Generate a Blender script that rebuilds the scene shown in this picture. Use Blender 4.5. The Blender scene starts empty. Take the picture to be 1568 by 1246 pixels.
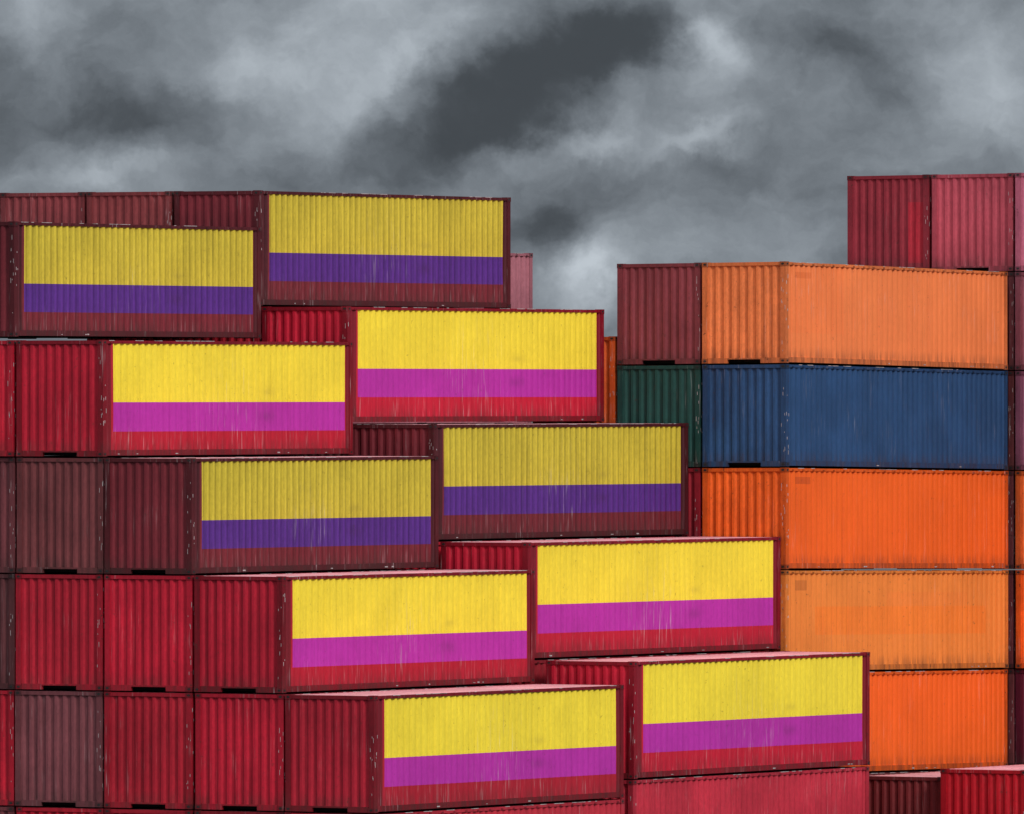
import bpy, math, random
from mathutils import Matrix, Vector
random.seed(7)
scene=bpy.context.scene
CZ=12.9; F=18000.0
TH=math.radians(30); C,S=math.cos(TH),math.sin(TH)
def lin(c):
    c/=255.0
    return c/12.92 if c<=.04045 else ((c+.055)/1.055)**2.4
def rgb(r,g,b): return (lin(r),lin(g),lin(b),1)

# ---------------- node helpers ----------------
class NT:
    def __init__(s,tree): s.t=tree; s.n=tree.nodes; s.l=tree.links
    def new(s,typ,**kw):
        n=s.n.new(typ)
        for k,v in kw.items(): setattr(n,k,v)
        return n
    def put(s,inp,v):
        if v is None: return
        if hasattr(v,'is_output'): s.l.new(v,inp)
        else: inp.default_value=v
    def m(s,op,a,b=None,c=None,clamp=False):
        n=s.new('ShaderNodeMath',operation=op); n.use_clamp=clamp
        s.put(n.inputs[0],a); s.put(n.inputs[1],b); s.put(n.inputs[2],c)
        return n.outputs[0]
    def vm(s,op,a,b=None):
        n=s.new('ShaderNodeVectorMath',operation=op)
        s.put(n.inputs[0],a); s.put(n.inputs[1],b); return n.outputs[0]
    def mix(s,f,a,b,blend='MIX'):
        n=s.new('ShaderNodeMix',data_type='RGBA',blend_type=blend)
        s.put(n.inputs[0],f); s.put(n.inputs[6],a); s.put(n.inputs[7],b); return n.outputs[2]
    def noise(s,vec,scale,detail=4,rough=.55,dist=0):
        n=s.new('ShaderNodeTexNoise'); s.put(n.inputs['Vector'],vec)
        n.inputs['Scale'].default_value=scale; n.inputs['Detail'].default_value=detail
        n.inputs['Roughness'].default_value=rough; n.inputs['Distortion'].default_value=dist
        return n.outputs[0]
    def sm(s,v,a,b,c=0.,d=1.):
        n=s.new('ShaderNodeMapRange',interpolation_type='SMOOTHSTEP')
        s.put(n.inputs[0],v); n.inputs[1].default_value=a; n.inputs[2].default_value=b
        n.inputs[3].default_value=c; n.inputs[4].default_value=d; return n.outputs[0]
    def band(s,v,a,b):
        return s.m('MULTIPLY',s.m('GREATER_THAN',v,a),s.m('LESS_THAN',v,b))
    def rad(s,u,v,cu,cv,ru,rv):
        a=s.m('DIVIDE',s.m('SUBTRACT',u,cu),ru); b=s.m('DIVIDE',s.m('SUBTRACT',v,cv),rv)
        r=s.m('ADD',s.m('MULTIPLY',a,a),s.m('MULTIPLY',b,b)); return s.m('EXPONENT',s.m('MULTIPLY',r,-1.))

def paint(name,stripes=None,rects=(),groove=.3,streak=.3,chips=.5,pale=.5,rough=.6,tint=None,dark=1.0,fade=(.82,1.1),endrect=None,grain=.14):
    mat=bpy.data.materials.new(name); mat.use_nodes=True
    T=NT(mat.node_tree); bs=T.n['Principled BSDF']
    oi=T.new('ShaderNodeObjectInfo'); tc=T.new('ShaderNodeTexCoord')
    off=T.vm('SCALE',(61.,37.,53.))
    T.l.new(oi.outputs['Random'],off.node.inputs[3])
    O=tc.outputs['Object']
    P=T.vm('ADD',O,off)
    base=oi.outputs['Color']
    if dark!=1.0: base=T.mix(1.0,base,(dark,dark,dark,1),'MULTIPLY')
    if tint: base=T.mix(tint[0],base,tint[1])
    uv=T.new('ShaderNodeSeparateXYZ'); T.l.new(tc.outputs['UV'],uv.inputs[0])
    U,V=uv.outputs[0],uv.outputs[1]
    if stripes:
        edge=T.m('SUBTRACT',1.,T.band(U,.036,.978))
        base=T.mix(T.m('MULTIPLY',edge,.6),base,(.03,.012,.015,1))
        inside=T.band(U,.042,.972)
        y=T.m('MULTIPLY',inside,T.band(V,.462,.975))
        p=T.m('MULTIPLY',inside,T.band(V,.215,.462))
        base=T.mix(y,base,stripes[0]); base=T.mix(p,base,stripes[1])
        # soot stain left by the old lettering
        st=T.m('ADD',T.rad(U,V,.655,.345,.03,.045),T.m('MULTIPLY',T.rad(U,V,.66,.55,.022,.03),.6))
        base=T.mix(T.m('MULTIPLY',st,.25),base,(.06,.02,.05,1))
    for (u0,u1,v0,v1,col,al) in rects:
        k=T.m('MULTIPLY',T.m('MULTIPLY',T.band(U,u0,u1),T.band(V,v0,v1)),al)
        base=T.mix(k,base,col)
    if endrect:
        sp=T.new('ShaderNodeSeparateXYZ'); T.l.new(O,sp.inputs[0])
        k=T.m('MULTIPLY',T.band(sp.outputs[0],endrect[0],endrect[1]),T.band(sp.outputs[2],endrect[2],endrect[3]))
        base=T.mix(T.m('MULTIPLY',k,.5),base,endrect[4])
    f1=T.sm(T.noise(P,.55,2),.3,.7,fade[0],fade[1])
    gr=T.sm(T.noise(T.vm('MULTIPLY',P,(16.,16.,7.)),1.,2,.7),.25,.75,1-grain,1+grain*.6)
    f1=T.m('MULTIPLY',f1,gr)
    comb=T.new('ShaderNodeCombineXYZ')
    for i in range(3): T.put(comb.inputs[i],f1)
    base=T.mix(1.0,base,comb.outputs[0],'MULTIPLY')
    Ps=T.vm('MULTIPLY',P,(7.,7.,.4))
    n2=T.noise(Ps,1.,3,.65); f2=T.sm(n2,.48,.75,0,streak)
    base=T.mix(f2,base,T.mix(.82,base,(.0,.0,.0,1)))
    if pale>0:
        n3=T.noise(T.vm('MULTIPLY',P,(22.,22.,1.0)),1.,2,.7); f3=T.sm(n3,.56,.78,0,pale)
        if stripes:
            msk=T.m('MAXIMUM',T.rad(U,V,.5,.35,.10,.42),T.m('MULTIPLY',T.sm(V,.3,.1),.7),clamp=True)
        else: msk=T.sm(T.noise(P,.9,1),.48,.64)
        f3=T.m('MULTIPLY',f3,msk)
        base=T.mix(f3,base,T.mix(.55,base,(.75,.66,.66,1)))
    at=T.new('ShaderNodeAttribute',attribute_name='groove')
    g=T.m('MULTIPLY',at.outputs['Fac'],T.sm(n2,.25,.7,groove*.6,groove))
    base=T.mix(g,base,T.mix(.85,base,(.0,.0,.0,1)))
    n4=T.noise(P,9.,3,.7); thr=T.sm(n4,.63,.70,0,chips)
    base=T.mix(T.m('MULTIPLY',thr,T.sm(n2,.4,.55)),base,(.05,.022,.016,1))
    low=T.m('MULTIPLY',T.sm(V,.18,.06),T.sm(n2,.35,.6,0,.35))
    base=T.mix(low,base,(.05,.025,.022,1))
    T.l.new(base,bs.inputs['Base Color'])
    bs.inputs['Roughness'].default_value=rough
    bs.inputs['Specular IOR Level'].default_value=.2
    return mat

def plain(name,col,rough=.8):
    mat=bpy.data.materials.new(name); mat.use_nodes=True
    T=NT(mat.node_tree); bs=T.n['Principled BSDF']
    tc=T.new('ShaderNodeTexCoord')
    n=T.noise(tc.outputs['Object'],4.,3); k=T.sm(n,.3,.7)
    T.l.new(T.mix(k,tuple(c*.6 for c in col[:3])+(1,),col),bs.inputs['Base Color'])
    bs.inputs['Roughness'].default_value=rough
    return mat

YB,MB_=rgb(246,218,62),rgb(182,48,160)
YD,PD=rgb(210,188,60),rgb(88,46,134)
M_frame=paint('frame_paint_dark',groove=0,streak=.4,chips=.9,pale=.7,dark=.42)
M_frame2=paint('frame_paint',groove=0,streak=.4,chips=.9,pale=.5,dark=.74)
M_end=paint('end_panel_paint',groove=.26,streak=.20,chips=.5,pale=.22)
M_endr=paint('end_panel_repaired',groove=.26,streak=.20,chips=.5,pale=.10,endrect=(-.62,-.1,.25,1.9,rgb(180,30,48)))
M_side=paint('side_panel_paint',groove=.16,streak=.15,chips=.35,pale=.4)
M_blue=paint('blue_side_paint',groove=.22,streak=.14,chips=.25,pale=.25,grain=.1)
M_sb=paint('striped_side_bright',stripes=(YB,MB_),groove=.11,streak=.10,chips=.35,pale=.8,fade=(.93,1.04),grain=.08)
M_sd=paint('striped_side_dark',stripes=(YD,PD),groove=.45,streak=.12,chips=.35,pale=.6,fade=(.92,1.06),grain=.12)
M_roof=paint('roof_paint',groove=0,streak=.3,chips=.5,pale=.9,tint=(.72,rgb(225,165,172)))
M_dark=plain('underframe_hole_shade_black',(.012,.010,.010,1),.9)  # near-black colour paints shade into the underframe recess and flat casting holes
M_cast=paint('corner_casting_paint',groove=0,streak=.5,chips=1,pale=.6,dark=.36)
M_oe=paint('orange_side_faded',rects=((.05,.12,.84,.90,rgb(205,95,45),.5),(.03,.26,.30,.97,rgb(250,120,62),.2)),groove=.14,streak=.08,chips=.3,pale=.35,fade=(.93,1.04),grain=.05)
M_or=paint('orange_side',rects=((.05,.11,.84,.91,rgb(150,60,30),.4),),groove=.14,streak=.08,chips=.3,pale=.25,fade=(.93,1.04),grain=.05)
M_tan=paint('tan_side_patched',rects=((.13,.90,.36,.64,rgb(248,120,34),.45),(.45,.82,.64,.78,rgb(238,126,58),.35),(.05,.10,.8,.9,rgb(150,80,40),.4)),groove=.14,streak=.12,chips=.5,pale=.2,fade=(.92,1.04),grain=.06)
M_tick=plain('pale_scuffed_primer',(.50,.42,.42,1),.8)

class MB:
    def __init__(s): s.v=[];s.f=[];s.m=[];s.g=[]
    def quad(s,a,b,c,d,m,g=0.):
        i=len(s.v); s.v+= [a,b,c,d]; s.f.append((i,i+1,i+2,i+3)); s.m.append(m); s.g.append(g)
    def box(s,x0,x1,y0,y1,z0,z1,m):
        p=[(x,y,z) for x in(x0,x1) for y in(y0,y1) for z in(z0,z1)]
        for q in((0,1,3,2),(4,6,7,5),(0,4,5,1),(2,3,7,6),(0,2,6,4),(1,5,7,3)):
            s.quad(*[p[k] for k in q],m)

def profile(a,b,pitch,sl=.18):
    n=max(1,round((b-a-.1)/pitch)); p=(b-a)/n; pts=[]
    for i in range(n):
        s=a+i*p
        pts+= [(s,0),(s+(.5-sl)*p,0),(s+.5*p,1),(s+(1-sl)*p,1)]
    pts.append((b,0)); return pts

def container_mesh(name,L,W,H,rnd):
    B=MB()
    pw=.15
    for x0,x1 in((-pw,0),(-W,-W+pw)):
        for y0,y1 in((0,.17),(L-.17,L)):
            B.box(x0,x1,y0,y1,.118,H-.118,0)
    for sx,x0,x1 in((1,-.17,.008),(-1,-W-.008,-W+.17)):
        for sy,y0,y1 in((-1,-.008,.18),(1,L-.18,L+.008)):
            for z0,z1 in((0,.118),(H-.118,H)):
                B.box(x0,x1,y0,y1,z0,z1,5)
                xs=x1 if sx>0 else x0; ys=y0 if sy<0 else y1
                yc=(y0+y1)/2; xc=(x0+x1)/2; zc=(z0+z1)/2
                ex=xs+.003*sx; ey=ys+.003*sy
                oct_=[(math.cos(t)*.045,math.sin(t)*.028) for t in [k*math.pi/4 for k in range(8)]]
                i=len(B.v); B.v+=[(ex,yc+a,zc+b) for a,b in oct_]; B.f.append(tuple(range(i,i+8))); B.m.append(4);B.g.append(0)
                i=len(B.v); B.v+=[(xc+a,ey,zc+b) for a,b in oct_]; B.f.append(tuple(range(i,i+8))); B.m.append(4);B.g.append(0)
    for x0,x1 in((-.07,-.006),(-W+.006,-W+.07)):
        B.box(x0,x1,.18,L-.18,H-.085,H-.012,0)
        B.box(x0,x1,.18,L-.18,.02,.155,0)
    for y0,y1 in((.006,.09),(L-.09,L-.006)):
        B.box(-W+.17,-.17,y0,y1,H-.10,H-.010,0)
        w3=(W-.34)
        B.box(-W+.17,-W+.17+w3*.27,y0,y1,.0,.14,0)
        B.box(-.17-w3*.27,-.17,y0,y1,.0,.14,0)
        B.box(-W+.17+w3*.27,-.17-w3*.27,y0,y1,.10,.14,0)
    B.box(-W+.08,-.08,.12,L-.12,.09,.13,4)
    for k in range(24):
        y=.35+k*(L-.7)/23
        B.box(-W+.08,-.08,y,y+.05,.02,.085,4)
    zs=[.155,H*.36,H*.66,H-.085]
    pts=profile(.17,L-.17,.28)
    for side in(1,-1):
        off=[]
        bulge=0
        for i in range(len(pts)):
            if i%4==0: bulge=bulge*.5+rnd.uniform(-.012,.012)
            off.append([0 if k in(0,len(zs)-1) else bulge*(1 if k==1 else .6) for k in range(len(zs))])
        def P(i,k):
            y,d=pts[i]; dx=.020+d*.036+off[i][k]
            x=-dx if side>0 else -W+dx
            return (x,y,zs[k])
        for i in range(len(pts)-1):
            g=1. if pts[i][1] else (.25 if pts[i+1][1] else 0)
            if pts[i][1] and not pts[i+1][1]: g=.55
            for k in range(len(zs)-1):
                B.quad(P(i,k),P(i+1,k),P(i+1,k+1),P(i,k+1),1 if side>0 else 2,g)
    pe=profile(-W+.15,-.15,.235,.22)
    zl,zh=.14,H-.10
    for side in(-1,1):
        bow=[rnd.uniform(-.012,.012) for _ in pe]
        for i in range(len(pe)-1):
            g=1. if pe[i][1] else (.2 if pe[i+1][1] else 0)
            def Q(j,k):
                x,d=pe[j]; dy=.022+d*.034+(bow[j//4] if k==1 and j<len(pe)-1 and j>0 else 0)
                return (x,dy if side<0 else L-dy,(zl,H*.45,zh)[k])
            B.quad(Q(i,0),Q(i+1,0),Q(i+1,1),Q(i,1),2,g)
            B.quad(Q(i,1),Q(i+1,1),Q(i+1,2),Q(i,2),2,g)
    pr=profile(.09,L-.09,.28)
    for i in range(len(pr)-1):
        (a,da),(b,db)=pr[i],pr[i+1]
        B.quad((-W+.07,a,H-.012-da*.02),(-.07,a,H-.012-da*.02),(-.07,b,H-.012-db*.02),(-W+.07,b,H-.012-db*.02),3)
    n=int(L/.56)
    for k in range(n):
        y=.35+k*(L-.7)/(n-1)
        B.box(-.004,.004,y,y+.09,H-.088,H-.045,5)
    for k in range(8):
        if rnd.random()<.5:
            y=rnd.uniform(.4,L-.6); B.box(-.005,.0015,y,y+rnd.uniform(.04,.14),.05,.05+rnd.uniform(.01,.03),6)
    for k in range(16):
        y=rnd.uniform(.3,L-.6); B.box(-.02,-.003,y,y+rnd.uniform(.08,.5),H-.020,H-.007,6)
    for k in range(8):
        z=rnd.uniform(.3,H-.4); h=rnd.uniform(.02,.13)
        x=rnd.uniform(-.145,-.012)
        B.box(x,x+.010,-.002,.02,z,z+h,6)
        if rnd.random()<.7:
            z=rnd.uniform(.3,H-.4); y=rnd.uniform(.02,.15); B.box(-.02,.002,y,y+.02,z,z+rnd.uniform(.02,.12),6)
    me=bpy.data.meshes.new(name); me.from_pydata(B.v,[],B.f)
    me.polygons.foreach_set('material_index',B.m)
    a=me.attributes.new('groove','FLOAT','FACE'); a.data.foreach_set('value',B.g)
    uvl=me.uv_layers.new(name='UVMap'); buf=[]
    for lp in me.loops:
        v=B.v[lp.vertex_index]; buf+=[v[1]/L,v[2]/H]
    uvl.data.foreach_set('uv',buf)
    me.update(); return me

OX,OY=-5.54,283.5
PIV=Vector((7.13,306.0,CZ+3.42)); TILT=Matrix.Rotation(math.radians(-.85),4,'X')
def add(u,v,ztop,H,L,W,col,side=None,tilt=False,end=None):
    rnd=random.Random(int(abs(u*131+v*17+ztop*977)*10)+3)
    h=H-.03
    me=container_mesh('container_shell',L,W,h,rnd)
    for m in [M_frame if side in(M_sb,M_sd) else M_frame2,side or M_side,end or M_end,M_roof,M_dark,M_cast,M_tick]: me.materials.append(m)
    ob=bpy.data.objects.new('shipping_container',me)
    scene.collection.objects.link(ob)
    u+=rnd.uniform(-.02,.02); v+=rnd.uniform(-.03,.03)
    loc=Vector((OX+C*u+S*v,OY-S*u+C*v,CZ+ztop-H))
    M=Matrix.Translation(loc)@Matrix.Rotation(-TH+rnd.uniform(-.0015,.0015),4,'Z')
    if tilt: M=Matrix.Translation(PIV)@TILT@Matrix.Translation(-PIV)@M
    ob.matrix_world=M
    k=rnd.uniform(.87,1.1); ob.color=(col[0]*k,col[1]*k,col[2]*k*rnd.uniform(.95,1.05),1)
    return ob

RED=rgb(192,28,50); RED2=rgb(180,30,48); DRED=rgb(150,32,44); BRN=rgb(122,60,64); BRN2=rgb(98,50,54); MAU=rgb(138,74,80)
PNK=rgb(196,48,66)
PF=2.56
def fu(c): return (c-3)*PF
FT=[4.13-2.845*i for i in range(6)]
front={0:{-2:BRN,-1:BRN,0:BRN2},
 1:{-1:BRN,0:RED,1:RED2},
 2:{-1:BRN,0:BRN,1:BRN,2:BRN2},
 3:{-1:RED,0:BRN2,1:RED2,2:RED,3:DRED},
 4:{-1:RED,0:RED,1:MAU,2:RED2,3:RED,4:DRED},
 5:{-1:RED,0:BRN,1:RED,2:RED2,3:DRED,4:PNK}}
Ls=[11.66,11.87,11.85,12.19,12.2,12.2]
for t,row in front.items():
    for c,col in row.items():
        last=c==max(row); sd=None
        if last: 
            sd=M_sd if t in(0,2) else M_sb
            if t==5: sd=None
            if t in(1,3,4): col=rgb(186,28,50) if t!=4 else rgb(172,30,48)
            if t in(0,2): col=rgb(122,40,50)
        add(fu(c),0,FT[t]+(.06 if t==0 else 0),2.845 if t<5 else FT[5]+12.9,Ls[t] if last else 11.9,2.49,col,sd)
UB=[-8.26,-5.62,-3.09,-.36,2.6]
BT=[5.14-2.955*i for i in range(6)]
LB=[12.8,13.15,13.2,13.2,12.4,12.4]
for t in range(6):
    last=min(t,4)
    for c in range(-4,last+1):
        u=UB[c] if c>=0 else UB[0]+2.6*c
        if t>0 and c<last-2: continue
        col=[rgb(138,62,66),RED2,BRN2,RED,DRED,PNK][t]
        sd=None
        if c==last and t<5:
            sd=M_sd if t in(0,2) else M_sb
            if t in(0,2): col=rgb(118,40,48)
            else: col=rgb(190,28,52)
        add(u,12.5+(.12 if t>=4 else 0),BT[t],2.955,LB[t] if c==last else 12.4,2.52,col,sd)
def slab(name,u0,u1,v0,v1,z0,z1,mat):
    B=MB(); B.box(u0,u1,v0,v1,z0,z1,0)
    me=bpy.data.meshes.new(name); me.from_pydata(B.v,[],B.f); me.materials.append(mat)
    ob=bpy.data.objects.new(name,me); scene.collection.objects.link(ob)
    ob.matrix_world=Matrix.Translation((OX,OY,0))@Matrix.Rotation(-TH,4,'Z'); return ob
M_conc=plain('weathered_concrete',(.3,.29,.27,1))
slab('concrete_footing',-22,3,12.4,25.6,-.02,CZ+BT[5]-2.957,M_conc)
for i in range(6):
    z=3.85-2.64*i; H=2.64 if i<5 else z+12.9
    for c in(0,-1): add(-15.2+2.56*c,25.9,z,H,12.6,2.46,rgb(170,104,114) if i<2 else BRN)
PR=2.558; PT=2.672
d=(PIV.x-OX,PIV.y-OY); UR=C*d[0]-S*d[1]; VR=S*d[0]+C*d[1]
RT=[3.42-PT*i for i in range(6)]
ORG=rgb(252,104,34); ORL=rgb(250,134,76); BLU=rgb(44,78,122); TAN=rgb(230,130,58); GRN=rgb(34,78,70)
cols={0:[ORL,BLU,ORG,TAN,ORG,BRN],-1:[rgb(142,62,70),GRN,DRED,BRN,RED,BRN],-2:[None,rgb(225,95,40),BRN,BRN,BRN,BRN]}
sides=[M_oe,M_blue,M_or,M_tan,M_or,None]
for c,row in cols.items():
    for t,col in enumerate(row):
        if col is None: continue
        z=RT[t]+(.77 if c==-2 else 0)
        add(UR+PR*c,VR,z,PT,12.47,2.48,col,sides[t] if c==0 else None,True)
b2={-1:[rgb(138,44,56),BRN,BRN,BRN,BRN,BRN,BRN],0:[rgb(170,72,84),BRN,BRN,BRN,BRN,BRN,BRN],
    1:[rgb(200,108,130),rgb(156,86,102),rgb(145,84,106),rgb(235,110,50),ORG,rgb(95,25,48),DRED],
    2:[rgb(150,78,92),BRN,BRN,ORG,ORG,RED,RED]}
for c,row in b2.items():
    for t,col in enumerate(row):
        add(UR+PR*c,VR+12.77,RT[0]+PT*(1-t),PT,12.3,2.48,col,None,True,M_endr if (c==-1 and t==0) else None)
add(3.72,27.0,-9.95,2.95,12.19,2.44,rgb(120,40,44))
add(6.35,26.6,-9.72,3.18,12.19,2.5,rgb(196,22,38))
add(8.95,26.6,-9.9,3.0,12.19,2.5,rgb(176,26,38))

me=bpy.data.meshes.new('ground'); R=15000
me.from_pydata([(-R,-R,0),(R,-R,0),(R,R,0),(-R,R,0)],[],[(0,1,2,3)])
g=bpy.data.objects.new('ground',me); scene.collection.objects.link(g)
mat=bpy.data.materials.new('yard_asphalt'); mat.use_nodes=True
T=NT(mat.node_tree); bs=T.n['Principled BSDF']; tc=T.new('ShaderNodeTexCoord')
n=T.noise(tc.outputs['Object'],.15,4); n2=T.noise(tc.outputs['Object'],6,2)
T.l.new(T.mix(T.m('MULTIPLY',T.sm(n,.3,.7),T.sm(n2,.2,.8)),(.035,.035,.037,1),(.10,.098,.095,1)),bs.inputs['Base Color'])
bs.inputs['Roughness'].default_value=.85
me.materials.append(mat)

# ---------------- world ----------------
SUN=Vector((.48,-.68,.62)).normalized()
w=bpy.data.worlds.new('World'); scene.world=w; w.use_nodes=True
w.cycles.sampling_method='MANUAL'; w.cycles.sample_map_resolution=256
T=NT(w.node_tree); T.n.clear()
out=T.new('ShaderNodeOutputWorld')
sky=T.new('ShaderNodeTexSky',sky_type='NISHITA'); sky.sun_disc=False
sky.sun_elevation=math.asin(SUN.z); sky.sun_rotation=math.atan2(SUN.x,SUN.y)
bg1=T.new('ShaderNodeBackground'); T.l.new(sky.outputs[0],bg1.inputs[0]); bg1.inputs[1].default_value=.1
tc=T.new('ShaderNodeTexCoord'); sp=T.new('ShaderNodeSeparateXYZ'); T.l.new(tc.outputs['Generated'],sp.inputs[0])
X,Y,Z=sp.outputs
Ya=T.m('MAXIMUM',T.m('ABSOLUTE',Y),.12)
s=T.m('MULTIPLY',T.m('DIVIDE',X,Ya),F/1568); t=T.m('MULTIPLY',T.m('DIVIDE',Z,Ya),F/1568)
cv=T.new('ShaderNodeCombineXYZ'); T.put(cv.inputs[0],s); T.put(cv.inputs[1],t); cv.inputs[2].default_value=3.7
P0=cv.outputs[0]
def warp(P,scale,amt,det,rough):
    wn=T.new('ShaderNodeTexNoise'); T.put(wn.inputs['Vector'],P); wn.inputs['Scale'].default_value=scale; wn.inputs['Detail'].default_value=det; wn.inputs['Roughness'].default_value=rough
    wv=T.vm('SCALE',T.vm('SUBTRACT',wn.outputs['Color'],(.5,.5,.5))); wv.node.inputs[3].default_value=amt
    return T.vm('ADD',P,wv)
P1=warp(P0,8.,.115,6,.60)
s1=T.new('ShaderNodeSeparateXYZ'); T.l.new(P1,s1.inputs[0])
def blob(px,py,rx,ry,ang,amp,pw=1):
    cx=(px-784)/1568; cy=(600-py)/1568; rx/=1568; ry/=1568
    a=math.radians(ang); ca,sa=math.cos(a),math.sin(a)
    dx=T.m('SUBTRACT',s1.outputs[0],cx); dy=T.m('SUBTRACT',s1.outputs[1],cy)
    p=T.m('ADD',T.m('MULTIPLY',dx,ca/rx),T.m('MULTIPLY',dy,sa/rx))
    q=T.m('SUBTRACT',T.m('MULTIPLY',dy,ca/ry),T.m('MULTIPLY',dx,sa/ry))
    r=T.m('ADD',T.m('MULTIPLY',p,p),T.m('MULTIPLY',q,q))
    if pw>1: r=T.m('POWER',r,pw)
    return T.m('MULTIPLY',T.m('EXPONENT',T.m('MULTIPLY',r,-1.)),amp)
bl=[(480,80,210,100,20,.22),(620,90,130,26,38,.14),(60,10,170,60,0,.10),
    (805,135,225,66,24,-.24,1.6),(960,40,140,55,10,-.13),(660,205,110,30,10,-.07),
    (1080,60,60,42,-40,.25),(1150,20,90,30,0,.05),(915,205,90,20,10,.17),(1065,205,75,24,15,.17),
    (210,185,170,46,0,-.17),(30,140,90,50,0,-.06),(170,268,130,20,5,.10),
    (860,330,110,45,15,-.14),(905,425,75,50,45,.24),(1510,140,110,85,0,.17),(1260,80,150,38,-10,-.07),(1230,310,130,70,0,-.01),(640,262,220,28,0,-.05)]
acc=None
for b in bl:
    o=blob(*b); acc=o if acc is None else T.m('ADD',acc,o)
Pst=T.vm('MULTIPLY',P1,(1.,1.4,1.))
fb=T.noise(Pst,8.,7,.57)
v=T.m('ADD',T.m('ADD',acc,.478),T.m('MULTIPLY',T.m('SUBTRACT',fb,.5),.44))
v=T.m('SMOOTH_MAX',v,.28,.10)
v=T.m('SMOOTH_MIN',v,.80,.08)
L=T.m('POWER',v,2.2)
boost=T.sm(Z,.05,.75,1.,6.8)
L=T.m('MULTIPLY',L,boost)
cc=T.new('ShaderNodeCombineXYZ')
T.put(cc.inputs[0],T.m('MULTIPLY',T.m('POWER',L,1.03),.92)); T.put(cc.inputs[1],L); T.put(cc.inputs[2],T.m('MULTIPLY',T.m('POWER',L,.96),1.07))
bg2=T.new('ShaderNodeBackground'); T.l.new(cc.outputs[0],bg2.inputs[0]); bg2.inputs[1].default_value=1.
mx=T.new('ShaderNodeMixShader'); mx.inputs[0].default_value=.985
T.l.new(bg1.outputs[0],mx.inputs[1]); T.l.new(bg2.outputs[0],mx.inputs[2]); T.l.new(mx.outputs[0],out.inputs[0])

sl=bpy.data.lights.new('sun','SUN'); sl.energy=1.95; sl.angle=math.radians(14); sl.color=(1,.97,.92)
so=bpy.data.objects.new('sun',sl); scene.collection.objects.link(so)
so.rotation_euler=SUN.to_track_quat('Z','Y').to_euler(); so.location=(60,-60,90)

cam=bpy.data.cameras.new('camera'); co=bpy.data.objects.new('camera',cam); scene.collection.objects.link(co)
co.location=(0,0,CZ); co.rotation_euler=(math.radians(90),0,0)
cam.sensor_width=36; cam.lens=F/1568*36; cam.shift_y=-23/1568
cam.clip_start=1; cam.clip_end=40000
scene.camera=co
scene.view_settings.view_transform='Standard'; scene.view_settings.look='None'; scene.view_settings.exposure=0
